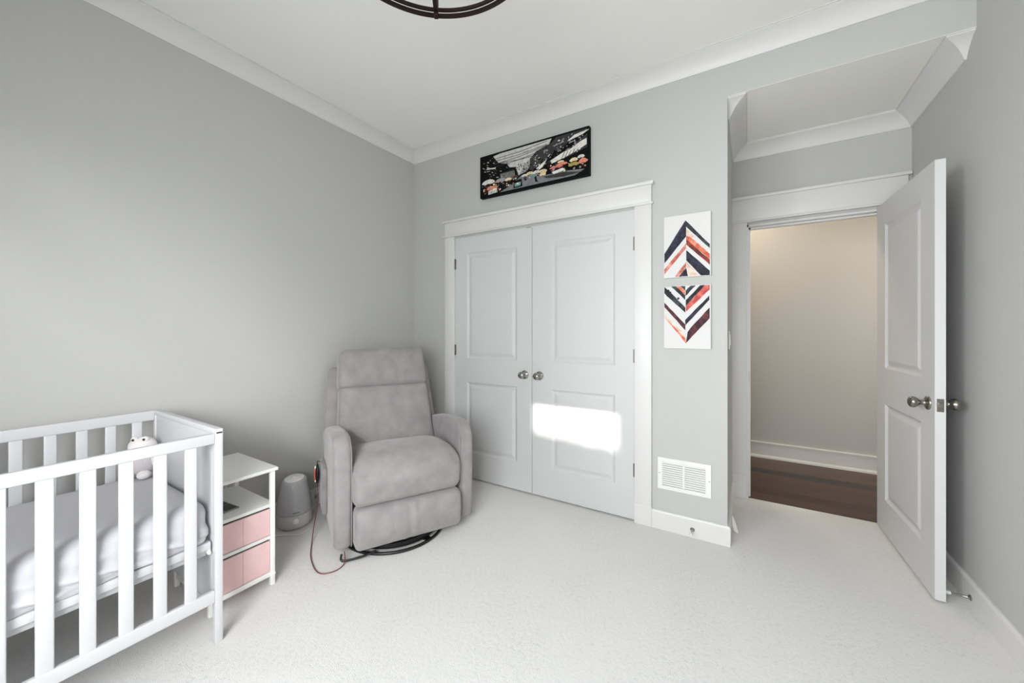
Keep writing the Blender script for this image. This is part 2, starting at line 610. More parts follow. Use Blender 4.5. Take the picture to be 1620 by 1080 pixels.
# plinth blocks at the foot of the closet casing, jamb lining
b = bmesh.new()
bbox(b, CX1 - 0.005, CX1 + 0.104, YW - 0.021, YW, 0, 0.125, 0.002)
bbox(b, CX0 - 0.104, CX0 + 0.005, YW - 0.021, YW, 0, 0.125, 0.002)
struct('trim_4', b, M['white'])
b = bmesh.new()
box(b, CX0 - 0.001, CX0 + 0.004, YW, YW + T, 0, CZ); box(b, CX1 - 0.004, CX1 + 0.001, YW, YW + T, 0, CZ)
box(b, CX0, CX1, YW, YW + T, CZ - 0.004, CZ + 0.001)
struct('trim_5', b, M['white'])
casing('trim_6', HX0, HX1, HZ, YH, 0.094, capz=2.235)
b = bmesh.new()
box(b, HX0 - 0.001, HX0 + 0.014, YH, YH + T, -0.002, HZ); box(b, HX1 - 0.014, HX1 + 0.001, YH, YH + T, -0.002, HZ)
box(b, HX0, HX1, YH, YH + T, HZ - 0.014, HZ + 0.001)
box(b, HX0 + 0.014, HX0 + 0.026, YH + 0.045, YH + 0.08, 0, HZ - 0.014)      # stop
box(b, HX0 + 0.014, HX1 - 0.014, YH + 0.045, YH + 0.08, HZ - 0.026, HZ - 0.014)
bbox(b, HX0 - 0.09, HX0 + 0.0, YH - 0.021, YH, 0, 0.165, 0.002)
struct('trim_7', b, M['white'])
b = bmesh.new(); box(b, HX0 + 0.014, HX0 + 0.0155, YH + 0.008, YH + 0.035, 0.87, 0.94); st = struct('trim_8', b, M['nickel'])


# doors -------------------------------------------------------------
def panel_face(bm, w, h, y, s, panels):
    """a door face at y (s=-1 faces -Y) with moulded panels [(x0,x1,z0,z1)]"""
    xs = sorted({0, w} | {v for p in panels for v in p[:2]})
    zs = sorted({0, h} | {v for p in panels for v in p[2:]})
    V = {}

    def v(x, z, d=0.0):
        k = (round(x, 5), round(z, 5), round(d, 5))
        if k not in V:
            V[k] = bm.verts.new((x, y - s * d, z))
        return V[k]
    for i in range(len(xs) - 1):
        for j in range(len(zs) - 1):
            cx, cz = (xs[i] + xs[i + 1]) / 2, (zs[j] + zs[j + 1]) / 2
            if any(p[0] < cx < p[1] and p[2] < cz < p[3] for p in panels):
                continue
            bm.faces.new([v(xs[i], zs[j]), v(xs[i + 1], zs[j]), v(xs[i + 1], zs[j + 1]), v(xs[i], zs[j + 1])])
    for p in panels:
        prev = None
        for ins, d in ((0, 0), (0.004, 0.0035), (0.014, 0.0105), (0.019, 0.0115), (0.026, 0.0105), (0.045, 0.003), (0.049, 0.002)):
            q = [(p[0] + ins, p[2] + ins), (p[1] - ins, p[2] + ins), (p[1] - ins, p[3] - ins), (p[0] + ins, p[3] - ins)]
            cur = [v(a, c, d) for a, c in q]
            if prev:
                for k in range(4):
                    bm.faces.new([prev[k], prev[(k + 1) % 4], cur[(k + 1) % 4], cur[k]])
            prev = cur
        bm.faces.new(prev)


def door_mesh(w, h, t, panels):
    bm = bmesh.new()
    panel_face(bm, w, h, 0, -1, panels)
    panel_face(bm, w, h, t, 1, panels)
    for q in (((0, 0), (w, 0)), ((0, h), (w, h))):
        pass
    box_edges = [((0, 0), (0, h)), ((w, 0), (w, h)), ((0, 0), (w, 0)), ((0, h), (w, h))]
    for (x0, z0), (x1, z1) in box_edges:
        a = bm.verts.new((x0, 0, z0)); c = bm.verts.new((x1, 0, z1)); d = bm.verts.new((x1, t, z1)); e = bm.verts.new((x0, t, z0))
        bm.faces.new([a, c, d, e])
    bmesh.ops.remove_doubles(bm, verts=bm.verts, dist=1e-5)
    return bm


def knob_mesh(bm, mtx, ln=0.062):
    lathe(bm, [(0, 0), (0.033, 0), (0.033, 0.004), (0.029, 0.008), (0.016, 0.011), (0.012, 0.016), (0.011, ln - 0.034),
               (0.014, ln - 0.030), (0.021, ln - 0.024), (0.0265, ln - 0.014), (0.027, ln - 0.006), (0.0235, ln + 0.002),
               (0.015, ln + 0.007), (0.007, ln + 0.009), (0, ln + 0.009)], 28, mtx)


def hinge_obj(parent, x, y, z, m=None):
    b = bmesh.new()
    lathe(b, [(0, -0.046), (0.004, -0.046), (0.006, -0.043), (0.006, 0.043), (0.004, 0.046), (0, 0.046)], 12, Matrix.Translation((x, y, z)))
    box(b, x - 0.011, x + 0.011, y + 0.003, y + 0.0055, z - 0.043, z + 0.043)
    return link('hinge', b, m or M['steel'], parent, smooth=True, autosmooth=35)


SPL = -1.390
DZ = 0.012
ph = 2.018
zl, zu = (0.222, 0.812), (1.012, 1.898)
for nm, x0, x1, pl, kx, hx in (('door_1', CX0 + 0.006, SPL - 0.002, (-2.017, -1.525), -1.455, CX0 + 0.004),
                               ('door_2', SPL + 0.002, CX1 - 0.006, (-1.230, -0.757), -1.327, CX1 - 0.004)):
    pan = [(pl[0] - x0, pl[1] - x0, z0 - DZ, z1 - DZ) for z0, z1 in (zl, zu)]
    d = struct(nm, door_mesh(x1 - x0, ph, 0.035, pan), M['door'])
    d.location = (x0, YW - 0.003, DZ)
    b = bmesh.new()
    knob_mesh(b, Matrix.Translation((kx - x0, 0, 0.908 - DZ)) @ Matrix.Rotation(PI / 2, 4, 'X'))
    link('knob', b, M['chrome'], d, smooth=True, autosmooth=50)
    for hz in (1.815, 1.080, 0.335):
        hinge_obj(d, hx - x0, -0.005, hz - DZ)
    if nm == 'door_1':
        b = bmesh.new(); bbox(b, x1 - x0 - 0.05, x1 - x0 - 0.01, 0.002, 0.03, ph, ph + 0.004, 0.001)
        link('roller_catch', b, M['black'], d)

# hall door, standing open against the right
DW = 0.800
dr = struct('door_3', door_mesh(DW, 2.02, 0.036, [(0.145, 0.655, z0 - DZ, z1 - DZ) for z0, z1 in ((0.216, 0.800), (1.018, 1.895))]), M['door'])
# local x runs hinge->free edge, local y=0 face is the side seen from the room
ang = math.atan2(2.517 - 3.311, 0.731 - 0.706)
dr.location = (0.706, 3.311, DZ)
dr.rotation_euler = (0, 0, ang)
kz = 0.905 - DZ
b = bmesh.new(); knob_mesh(b, Matrix.Translation((DW - 0.066, 0, kz)) @ Matrix.Rotation(PI / 2, 4, 'X'))
link('knob', b, M['nickel'], dr, smooth=True, autosmooth=50)
b = bmesh.new(); knob_mesh(b, Matrix.Translation((DW - 0.066, 0.036, kz)) @ Matrix.Rotation(-PI / 2, 4, 'X'))
link('knob', b, M['nickel'], dr, smooth=True, autosmooth=50)
b = bmesh.new(); bbox(b, DW - 0.001, DW + 0.0015, 0.006, 0.030, kz - 0.030, kz + 0.030, 0.0008)
lp = link('latch_plate', b, M['nickel'], dr)
b = bmesh.new(); bbox(b, DW, DW + 0.010, 0.012, 0.025, kz - 0.010, kz + 0.010, 0.002)
link('latch_bolt', b, M['chrome'], lp)
for hz in (1.80, 1.08, 0.24):
    hinge_obj(dr, 0.0, 0.041, hz - DZ)

# ------------------------------------------------------------------ wall things
# air return vent
vt = thing('air_vent', 'white louvred air return grille low on the wall right of the closet', 'vent', (-0.333, YW, 0.352))
VW, VH = 0.300, 0.196
b = bmesh.new()
for x0, x1, z0, z1 in ((-VW / 2, -VW / 2 + 0.026, -VH / 2, VH / 2), (VW / 2 - 0.030, VW / 2, -VH / 2, VH / 2), (-0.004, 0.006, -VH / 2 + 0.02, VH / 2 - 0.02),
                       (-VW / 2 + 0.0255, VW / 2 - 0.0295, -VH / 2, -VH / 2 + 0.024), (-VW / 2 + 0.0255, VW / 2 - 0.0295, VH / 2 - 0.024, VH / 2)):
    bbox(b, x0, x1, -0.009, 0, z0, z1, 0.0004, 1)
link('frame', b, M['plastic'], vt)
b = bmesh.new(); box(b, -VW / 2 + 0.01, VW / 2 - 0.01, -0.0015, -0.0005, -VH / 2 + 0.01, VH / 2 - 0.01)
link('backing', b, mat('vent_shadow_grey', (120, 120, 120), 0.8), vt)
for k in range(11):
    z = -VH / 2 + 0.031 + k * 0.0134
    for xa, xb in ((-VW / 2 + 0.026, -0.004), (0.006, VW / 2 - 0.030)):
        b = bmesh.new()
        v = [b.verts.new(q) for q in ((xa, -0.0015, z + 0.0040), (xb, -0.0015, z + 0.0040), (xb, -0.008, z - 0.0035), (xa, -0.008, z - 0.0035),
                                      (xa, -0.0015, z + 0.0052), (xb, -0.0015, z + 0.0052), (xb, -0.0085, z - 0.0024), (xa, -0.0085, z - 0.0024))]
        for f in ((0, 1, 2, 3), (7, 6, 5, 4), (3, 2, 6, 7), (0, 3, 7, 4), (1, 5, 6, 2), (0, 4, 5, 1)):
            b.faces.new([v[i] for i in f])
        link('louvre', b, M['plastic'], vt)
for x in (-VW / 2 + 0.010, VW / 2 - 0.010):
    b = bmesh.new(); lathe(b, [(0, 0), (0.0035, 0), (0.003, 0.0015), (0, 0.002)], 10, Matrix.Translation((x, -0.008, 0)) @ Matrix.Rotation(PI / 2, 4, 'X'))
    link('screw', b, M['steel'], vt)


def poly(bm, pts, y, mi, sx, sz):
    """flat patch of a printed picture, (u,v) in 0..1 from lower left"""
    vs = [bm.verts.new(((u - 0.5) * sx, y, (v - 0.5) * sz)) for u, v in pts]
    try:
        f = bm.faces.new(vs)
        f.material_index = mi
    except ValueError:
        pass


# two chevron canvases
INK = [('ink', (16, 16, 24), (52, 50, 78)), ('black', (18, 20, 24), (58, 66, 74)), ('salmon', (176, 88, 76), (222, 160, 146)), ('peach', (206, 178, 160), (238, 222, 212)),
       ('orange', (196, 88, 62), (236, 150, 120)), ('rust', (88, 34, 34), (150, 60, 48)), ('maroon', (44, 22, 30), (104, 48, 54)), ('red', (178, 66, 62), (222, 124, 112))]
INKM = [M['canvas']] + [paint_mat('watercolour_' + n, c1, c2, 30) for n, c1, c2 in INK]
IDX = {n: i + 1 for i, (n, _, _) in enumerate(INK)}
CH1 = [('ink', [(0.012, 0.401), (0.466, 0.896), (0.488, 0.812), (0.488, 0.644), (0.012, 0.246)]), ('salmon', [(0.012, 0.15), (0.488, 0.537), (0.488, 0.457), (0.012, 0.062)]), ('salmon', [(0.245, 0.019), (0.488, 0.24), (0.488, 0.158), (0.332, 0.012)]), ('ink', [(0.332, 0.012), (0.488, 0.147), (0.528, 0.011)]), ('black', [(0.466, 0.908), (0.978, 0.484), (0.978, 0.423), (0.488, 0.8)]), ('peach', [(0.491, 0.765), (0.658, 0.63), (0.612, 0.604), (0.491, 0.66)]), ('orange', [(0.491, 0.66), (0.612, 0.604), (0.978, 0.332), (0.978, 0.25), (0.491, 0.597)]), ('rust', [(0.491, 0.597), (0.978, 0.245), (0.978, 0.165), (0.491, 0.515)]), ('ink', [(0.491, 0.427), (0.978, 0.074), (0.978, 0.006), (0.798, 0.007), (0.491, 0.263)]), ('peach', [(0.491, 0.247), (0.752, 0.01), (0.543, 0.011)])]
CH2 = [('black', [(0.161, 1.0), (0.27, 0.996), (0.469, 0.851), (0.469, 0.772)]), ('orange', [(0.27, 0.996), (0.363, 0.995), (0.469, 0.921), (0.469, 0.851)]), ('black', [(0.363, 0.995), (0.469, 0.991), (0.469, 0.921)]), ('black', [(0.012, 0.994), (0.084, 0.952), (0.472, 0.653), (0.472, 0.571), (0.099, 0.822), (0.012, 0.893)]), ('maroon', [(0.012, 0.742), (0.472, 0.385), (0.472, 0.291), (0.012, 0.669)]), ('peach', [(0.012, 0.556), (0.472, 0.221), (0.475, 0.163), (0.012, 0.513)]), ('orange', [(0.012, 0.513), (0.475, 0.163), (0.481, 0.088)]), ('black', [(0.478, 0.921), (0.581, 0.994), (0.689, 0.993), (0.478, 0.835)]), ('black', [(0.481, 0.769), (0.783, 0.992), (0.876, 0.991), (0.481, 0.676)]), ('red', [(0.481, 0.676), (0.876, 0.991), (0.975, 0.99), (0.975, 0.918), (0.488, 0.589)]), ('ink', [(0.466, 0.455), (0.969, 0.828), (0.969, 0.76), (0.472, 0.373)]), ('maroon', [(0.481, 0.088), (0.519, 0.268), (0.612, 0.359), (0.975, 0.643), (0.975, 0.478)])]


def wobble(pts, amp=0.004, n=7):
    """hand-painted edge"""
    out = []
    for i in range(len(pts)):
        a, c = pts[i], pts[(i + 1) % len(pts)]
        for k in range(n):
            t = k / n
            u, v = a[0] + (c[0] - a[0]) * t, a[1] + (c[1] - a[1]) * t
            if 0.03 < u < 0.46 or 0.5 < u < 0.95:
                u += random.uniform(-amp, amp) * 0.6
                v += random.uniform(-amp, amp)
            out.append((u, max(0.004, min(0.996, v))))
    return out


for lbl, z0, z1, D in (('white canvas with upward pointing watercolour chevrons in black, rust and peach, hung above the other', 1.574, 1.955, CH1),
                       ('white canvas with downward pointing watercolour chevrons in black, red and maroon, hung below the other', 1.138, 1.522, CH2)):
    w, h = 0.261, z1 - z0
    t = thing('canvas_print', lbl, 'canvas art', (-0.3145, YW, (z0 + z1) / 2 - 0.002), group='chevron canvases beside the closet')
    b = bmesh.new(); bbox(b, -w / 2, w / 2, -0.019, -0.001, -h / 2, h / 2, 0.002); link('canvas', b, M['canvas'], t)
    b = bmesh.new()
    for k, (c, ps) in enumerate(D):
        poly(b, wobble(ps), -0.0192 - 0.00003 * k, IDX[c], w, h)
    for k in range(14):                                   # paint splashes
        cx, cy = random.uniform(0.1, 0.9), random.uniform(0.3, 0.95)
        if D is CH1: break
        if k > 2: break
        cx, cy = ((0.32, 0.80), (0.10, 0.93), (0.14, 0.90))[k]
        poly(b, [(cx + 0.028 * math.cos(a * PI / 5), cy + 0.02 * math.sin(a * PI / 5)) for a in range(10)], -0.0197, IDX['black'], w, h)
    link('watercolour_print', b, INKM, t)

# long framed street-market photograph ------------------------------
px0, px1, pz0, pz1 = -1.853, -0.925, 2.318, 2.654
PWD, PHT = px1 - px0, pz1 - pz0
t = thing('framed_picture', 'long black framed street market picture with coloured umbrellas above the closet', 'picture', ((px0 + px1) / 2, YW, (pz0 + pz1) / 2))
b = bmesh.new()
bbox(b, -PWD / 2, PWD / 2, -0.040, -0.001, -PHT / 2, PHT / 2, 0.003)
link('frame', b, M['frame_black'], t)
PC = [('night', (5, 5, 6)), ('sky', (188, 187, 186)), ('asphalt', (120, 120, 124)), ('slate', (58, 57, 58)), ('pale', (214, 212, 205)), ('cream', (226, 208, 170)),
      ('coral', (226, 140, 112)), ('teal', (108, 150, 140)), ('olive', (168, 156, 92)), ('brown', (88, 58, 46)), ('mid', (150, 149, 148)), ('rose', (206, 120, 110))]
PM = [mat('print_' + n, c, 0.7, var=0.18, vscale=40, spec=0.15) for n, c in PC]
PI_ = {n: i for i, (n, _) in enumerate(PC)}
b = bmesh.new()
lay = [0]


def pp(c, pts):
    lay[0] += 1
    poly(b, [(u, 1 - v) for u, v in pts], -0.0402 - 0.0000035 * lay[0], PI_[c], PWD - 0.026, PHT - 0.03)


rnd = random.Random(11)
pp('night', [(0, 0), (1, 0), (1, 1), (0, 1)])
pp('sky', [(0.13, 0.03), (0.20, 0.0), (0.70, 0.0), (0.66, 0.20), (0.55, 0.26), (0.52, 0.45), (0.47, 0.62), (0.39, 0.68), (0.36, 0.45), (0.30, 0.42), (0.27, 0.30), (0.19, 0.24), (0.16, 0.14)])
pp('mid', [(0.43, 0.50), (0.47, 0.40), (0.52, 0.33), (0.51, 0.50), (0.45, 0.64), (0.40, 0.66)])
for k in range(26):
    u = rnd.uniform(0.36, 0.52); v = rnd.uniform(0.40, 0.64)
    pp('slate', [(u, v), (u + 0.008, v - 0.01), (u + 0.012, v + 0.03), (u + 0.002, v + 0.03)])
for v0, v1 in ((0.10, 0.02), (0.16, 0.10), (0.24, 0.12), (0.31, 0.20), (0.22, 0.29)):
    pp('slate', [(0.14, v0), (0.40, (v0 + v1) / 2 + 0.03), (0.66, v1), (0.66, v1 + 0.014), (0.40, (v0 + v1) / 2 + 0.044), (0.14, v0 + 0.014)])
# corrugated stall wall
pp('slate', [(0.20, 0.52), (0.34, 0.50), (0.36, 0.72), (0.27, 0.76), (0.22, 0.66)])
for k in range(12):
    u = 0.205 + k * 0.0125
    pp('mid', [(u, 0.53), (u + 0.005, 0.53), (u + 0.012, 0.72 - k * 0.002), (u + 0.007, 0.72)])
# left rooftops and lattice
for k in range(60):
    u = rnd.uniform(0.01, 0.30); v = rnd.uniform(0.05, 0.62)
    if u > 0.14 and v < 0.25: continue
    s = rnd.uniform(0.004, 0.02)
    pp(rnd.choice(['mid', 'pale', 'slate', 'slate']), [(u, v), (u + s, v + 0.01), (u + s * 1.3, v + 0.028), (u + s * 0.3, v + 0.02)])
pp('pale', [(0.06, 0.30), (0.16, 0.33), (0.155, 0.36), (0.06, 0.33)])
# right hand buildings
pp('slate', [(0.50, 0.34), (0.56, 0.20), (0.70, 0.10), (0.74, 0.0), (1, 0.0), (1, 0.5), (0.5, 0.62)])
pp('night', [(0.66, 0.42), (1, 0.02), (1, 0.12), (0.78, 0.44), (0.62, 0.56)])
for k in range(230):
    u = rnd.uniform(0.50, 0.99); v = rnd.uniform(0.02, 0.58)
    if v < 0.30 - (u - 0.50) * 0.9: continue
    w, h = rnd.uniform(0.004, 0.018), rnd.uniform(0.01, 0.04)
    pp(rnd.choice(['night', 'night', 'mid', 'pale', 'slate', 'mid']), [(u, v), (u + w, v - 0.01), (u + w, v + h - 0.01), (u, v + h)])
for k in range(9):
    u = 0.84 + k * 0.014
    pp('pale', [(u, 0.16 - k * 0.008), (u + 0.06, 0.06 - k * 0.004), (u + 0.062, 0.075 - k * 0.004), (u + 0.003, 0.18 - k * 0.008)])
pp('pale', [(0.69, 0.52), (0.80, 0.40), (0.86, 0.37), (0.95, 0.25), (0.995, 0.22), (0.995, 0.36), (0.90, 0.46), (0.80, 0.54), (0.70, 0.60)])
for k in range(5):
    u = 0.78 + k * 0.028
    pp('slate', [(u, 0.56), (u + 0.03, 0.40), (u + 0.036, 0.40), (u + 0.006, 0.56)])
pp('pale', [(0.56, 0.62), (0.66, 0.46), (0.62, 0.62), (0.58, 0.68)])
pp('night', [(0.72, 0.60), (0.90, 0.50), (1, 0.42), (1, 0.72), (0.80, 0.70), (0.66, 0.72)])
# road
pp('asphalt', [(0.20, 1.0), (0.33, 0.86), (0.42, 0.70), (0.55, 0.70), (0.62, 0.84), (0.78, 0.83), (0.98, 0.90), (0.90, 1.0)])
pp('slate', [(0.62, 0.86), (0.80, 0.86), (0.96, 0.95), (0.80, 0.97), (0.66, 0.92)])


def umbrella(u, v, w, h, c):
    pts = [(u + w * math.cos(a), v - h * math.sin(a)) for a in [PI * k / 10 for k in range(11)]]
    pp(c, pts + [(u - w * 0.5, v + h * 0.25), (u, v + h * 0.05), (u + w * 0.5, v + h * 0.25)])
    for k in range(4):
        a = PI * (k + 1) / 5
        pp('slate', [(u, v - h), (u + w * math.cos(a), v + 0.01 - h * 0.1), (u + w * math.cos(a) + 0.003, v + 0.01 - h * 0.1)])


for k in range(170):                                        # crowd
    side = rnd.random()
    if side < 0.45:
        u = rnd.uniform(0.0, 0.36); v = rnd.uniform(0.70, 0.96 - max(0, u - 0.2) * 0.8)
    else:
        u = rnd.uniform(0.44, 0.99); v = rnd.uniform(0.62, 0.84)
    s = rnd.uniform(0.004, 0.014)
    c = rnd.choice(['night', 'night', 'brown', 'pale', 'cream', 'mid', 'slate', 'coral', 'brown'])
    pp(c, [(u, v), (u + s, v - s), (u + s * 1.6, v + s), (u + s * 1.2, v + s * 3.2), (u + s * 0.1, v + s * 2.8)])
for u, v, w, h, c in ((0.08, 0.70, 0.07, 0.10, 'pale'), (0.21, 0.72, 0.055, 0.08, 'mid'), (0.29, 0.74, 0.035, 0.06, 'cream'), (0.36, 0.72, 0.03, 0.06, 'brown'),
                      (0.11, 0.86, 0.05, 0.07, 'coral'), (0.45, 0.74, 0.03, 0.05, 'pale'), (0.50, 0.72, 0.035, 0.06, 'cream'), (0.56, 0.73, 0.035, 0.06, 'pale'),
                      (0.53, 0.80, 0.028, 0.05, 'teal'), (0.62, 0.74, 0.04, 0.06, 'cream'), (0.62, 0.82, 0.03, 0.07, 'cream'), (0.74, 0.72, 0.06, 0.05, 'rose'), (0.79, 0.68, 0.05, 0.05, 'coral'),
                      (0.78, 0.62, 0.03, 0.04, 'cream'), (0.89, 0.66, 0.035, 0.07, 'cream'), (0.89, 0.76, 0.045, 0.07, 'olive'), (0.965, 0.74, 0.035, 0.09, 'coral'), (0.95, 0.62, 0.03, 0.06, 'pale')):
    umbrella(u, v, w, h, c)
pp('pale', [(0.08, 0.90), (0.17, 0.86), (0.175, 0.98), (0.08, 1.0)])
for k in range(5):
    pp('slate', [(0.09 + k * 0.017, 0.90), (0.095 + k * 0.017, 0.90), (0.10 + k * 0.017, 0.99), (0.095 + k * 0.017, 0.99)])
# small three-wheeled vehicle
pp('night', [(0.345, 0.80), (0.42, 0.78), (0.43, 0.97), (0.34, 0.98)])
pp('teal', [(0.35, 0.86), (0.415, 0.85), (0.41, 0.94), (0.355, 0.95)])
pp('pale', [(0.372, 0.86), (0.392, 0.86), (0.390, 0.90), (0.374, 0.90)])
pp('night', [(0.545, 0.82), (0.56, 0.80), (0.57, 0.92), (0.585, 0.96), (0.55, 0.94)])
pp('pale', [(0.70, 0.80), (0.80, 0.76), (0.82, 0.82), (0.72, 0.86)])
link('street_print', b, PM, t)

# light switch on the alcove's left wall
t = thing('light_switch', 'white light switch plate on the narrow alcove wall left of the hall doorway', 'light switch', (-0.1, 2.735, 1.188))
b = bmesh.new(); bbox(b, 0, 0.006, -0.036, 0.036, -0.057, 0.057, 0.002); link('plate', b, M['plastic'], t)
b = bmesh.new(); bbox(b, 0.004, 0.010, -0.016, 0.016, -0.033, 0.033, 0.002); link('rocker', b, M['plastic'], t)


# door stops
def doorstop(label, loc, rotz, ln):
    t = thing('door_stop', label, 'door stop', loc, rotz)        # projects along local +x
    R = Matrix.Rotation(PI / 2, 4, 'Y')
    b = bmesh.new(); lathe(b, [(0, 0), (0.013, 0), (0.0125, 0.003), (0.007, 0.007), (0.0042, 0.012), (0.0042, ln), (0, ln)], 16, R)
    link('rod', b, M['chrome'], t, smooth=True, autosmooth=40)
    b = bmesh.new(); lathe(b, [(0, ln - 0.002), (0.0075, ln - 0.002), (0.0085, ln + 0.006), (0.0075, ln + 0.013), (0.004, ln + 0.015), (0, ln + 0.015)], 16, R)
    link('rubber_tip', b, M['rubber'], t, smooth=True, autosmooth=40)


doorstop('chrome rod door stop on the baseboard below the air vent', (-0.283, YW - 0.016, 0.048), -PI / 2, 0.055)
doorstop('chrome rod door stop on the right baseboard behind the open hall door', (XR - 0.016, 2.545, 0.045), PI, 0.065)
# curved white plate beside the pillar's baseboard
b = bmesh.new()
LENS = [(0.0, 0.105), (0.010, 0.085), (0.022, 0.052), (0.032, 0.012), (0.034, 0.0), (0.022, 0.002), (0.010, 0.014), (0.002, 0.045), (-0.001, 0.08)]
for y in (-0.004, 0.004):
    pass
A = [b.verts.new((x, -0.004 + 0.010 * x / 0.034, z)) for x, z in LENS]
B = [b.verts.new((x, 0.004 + 0.010 * x / 0.034, z)) for x, z in LENS]
for i in range(len(LENS)):
    j = (i + 1) % len(LENS)
    b.faces.new([A[i], A[j], B[j], B[i]])
b.faces.new(A); b.faces.new(list(reversed(B)))
o = link('wedge', b, M['plastic'], None, smooth=True, autosmooth=40, loc=(-0.082, 2.72, 0.0))
tag(o, 'small white curved wedge standing on the carpet against the side of the pillar', 'wedge')

# ------------------------------------------------------------------ ceiling light
LX, LY, LZ, LR = -0.797, 0.812, 2.45, 0.353
cl = thing('ceiling_light', 'round dark bronze ring light fitting hanging under the ceiling', 'ceiling light', (LX, LY, LZ))


def ring_mesh(r, z, w, h, seg=96):
    b = bmesh.new()
    rows = []
    for i in range(seg):
        a = 2 * PI * i / seg
        c, s = math.cos(a), math.sin(a)
        rows.append([b.verts.new(((r + dr) * c, (r + dr) * s, z + dz)) for dr, dz in ((0, 0), (0, h), (-w, h), (-w, 0))])
    for i in range(seg):
        A, B = rows[i], rows[(i + 1) % seg]
        for k in range(4):
            b.faces.new([A[k], A[(k + 1) % 4], B[(k + 1) % 4], B[k]])
    return b


link('outer_ring', ring_mesh(LR + 0.003, -0.003, 0.010, 0.012), M['bronze'], cl, smooth=True, autosmooth=30)
link('inner_ring', ring_mesh(LR - 0.009, 0.0105, 0.006, 0.013), M['bronze'], cl, smooth=True, autosmooth=30)
link('upper_ring', ring_mesh(LR - 0.02, 0.14, 0.008, 0.020), M['bronze'], cl, smooth=True, autosmooth=30)
for k in range(5):
    a = math.radians(128.3 + 72 * k)
    b = bmesh.new()
    Rm = Matrix.Rotation(a, 4, 'Z')
    tt = bmesh.new()
    pts = [(LR + 0.002, -0.002), (LR + 0.002, 0.03), (LR - 0.012, 0.09), (LR - 0.01, 0.16), (0.20, 0.25), (0.05, 0.27)]
    for (r0, z0), (r1, z1) in zip(pts, pts[1:]):
        v = [tt.verts.new(q) for q in ((r0, -0.009, z0), (r0, 0.009, z0), (r1, 0.009, z1), (r1, -0.009, z1),
                                       (r0 - 0.006, -0.009, z0 + 0.003), (r0 - 0.006, 0.009, z0 + 0.003), (r1 - 0.006, 0.009, z1 + 0.003), (r1 - 0.006, -0.009, z1 + 0.003))]
        for f in ((0, 1, 2, 3), (7, 6, 5, 4), (0, 3, 7, 4), (1, 5, 6, 2), (0, 4, 5, 1), (3, 2, 6, 7)):
            tt.faces.new([v[i] for i in f])
    join(b, tt, Rm)
    tt = bmesh.new(); box(tt, 0.03, LR, -0.008, 0.008, 0.006, 0.013); join(b, tt, Rm)
    tt = bmesh.new(); bbox(tt, LR - 0.018, LR + 0.006, -0.008, 0.008, -0.005, 0.012, 0.002); join(b, tt, Rm)
    link('strap', b, M['bronze'], cl)
b = bmesh.new(); lathe(b, [(0, -0.012), (0.012, -0.010), (0.035, 0.004), (0.035, 0.016), (0.008, 0.024), (0.008, 0.25), (0.05, 0.262), (0.05, 0.28), (0.009, 0.29), (0.009, 0.40), (0, 0.40)], 24)
link('stem', b, M['bronze'], cl, smooth=True, autosmooth=35)
b = bmesh.new(); lathe(b, [(0, ZC - LZ - 0.035), (0.02, ZC - LZ - 0.035), (0.062, ZC - LZ - 0.02), (0.065, ZC - LZ - 0.001), (0, ZC - LZ - 0.001)], 28)
link('canopy', b, M['bronze'], cl, smooth=True, autosmooth=35)

# ------------------------------------------------------------------ crib
CFX, CBX = -1.80, -2.50            # front and back outer faces
CY1, CY0 = 0.694, -0.560
CT = 0.855
cr = thing('crib', 'white wooden baby crib with slatted sides along the left wall', 'crib', ((CFX + CBX) / 2, (CY0 + CY1) / 2, 0))
CO = cr.location.copy()


def cpart(name, f, m=None, **kw):
    b = bmesh.new()
    f(b)
    bmesh.ops.translate(b, verts=b.verts, vec=-CO)
    return link(name, b, m or M['crib'], cr, smooth=True, autosmooth=30, **kw)


for y0, y1 in ((CY1 - 0.026, CY1), (CY0, CY0 + 0.026)):
    cpart('end_panel', lambda b: bbox(b, CBX + 0.022, CFX - 0.022, y0 + 0.004, y1 - 0.004, 0.14, CT - 0.004, 0.003))
    cpart('end_cap', lambda b: bbox(b, CBX, CFX, y0 - 0.001, y1 + 0.001, CT - 0.022, CT, 0.004, 3))
    for x0, x1 in ((CFX - 0.028, CFX), (CBX, CBX + 0.028)):
        def leg(b, x0=x0, x1=x1):
            bbox(b, x0, x1, y0, y1, 0.0, CT - 0.01, 0.003)
        cpart('leg', leg)
cpart('front_top_rail', lambda b: bbox(b, CFX - 0.022, CFX - 0.002, CY0 + 0.026, CY1 - 0.026, 0.797, 0.838, 0.004, 3))
cpart('front_bottom_rail', lambda b: bbox(b, CFX - 0.022, CFX - 0.002, CY0 + 0.026, CY1 - 0.026, 0.164, 0.213, 0.004, 3))
cpart('back_top_rail', lambda b: bbox(b, CBX + 0.002, CBX + 0.022, CY0 + 0.026, CY1 - 0.026, 0.808, 0.855, 0.004, 3))
cpart('back_bottom_rail', lambda b: bbox(b, CBX + 0.002, CBX + 0.022, CY0 + 0.026, CY1 - 0.026, 0.164, 0.213, 0.004, 3))
k = 0
while True:
    yc = 0.5925 - 0.0890 * k
    if yc < CY0 + 0.05: break
    cpart('slat', lambda b: bbox(b, CFX - 0.019, CFX - 0.006, yc - 0.019, yc + 0.019, 0.208, 0.802, 0.004, 3))
    cpart('slat', lambda b: bbox(b, CBX + 0.006, CBX + 0.019, yc + 0.014 - 0.018, yc + 0.014 + 0.018, 0.208, 0.812, 0.004, 3))
    k += 1


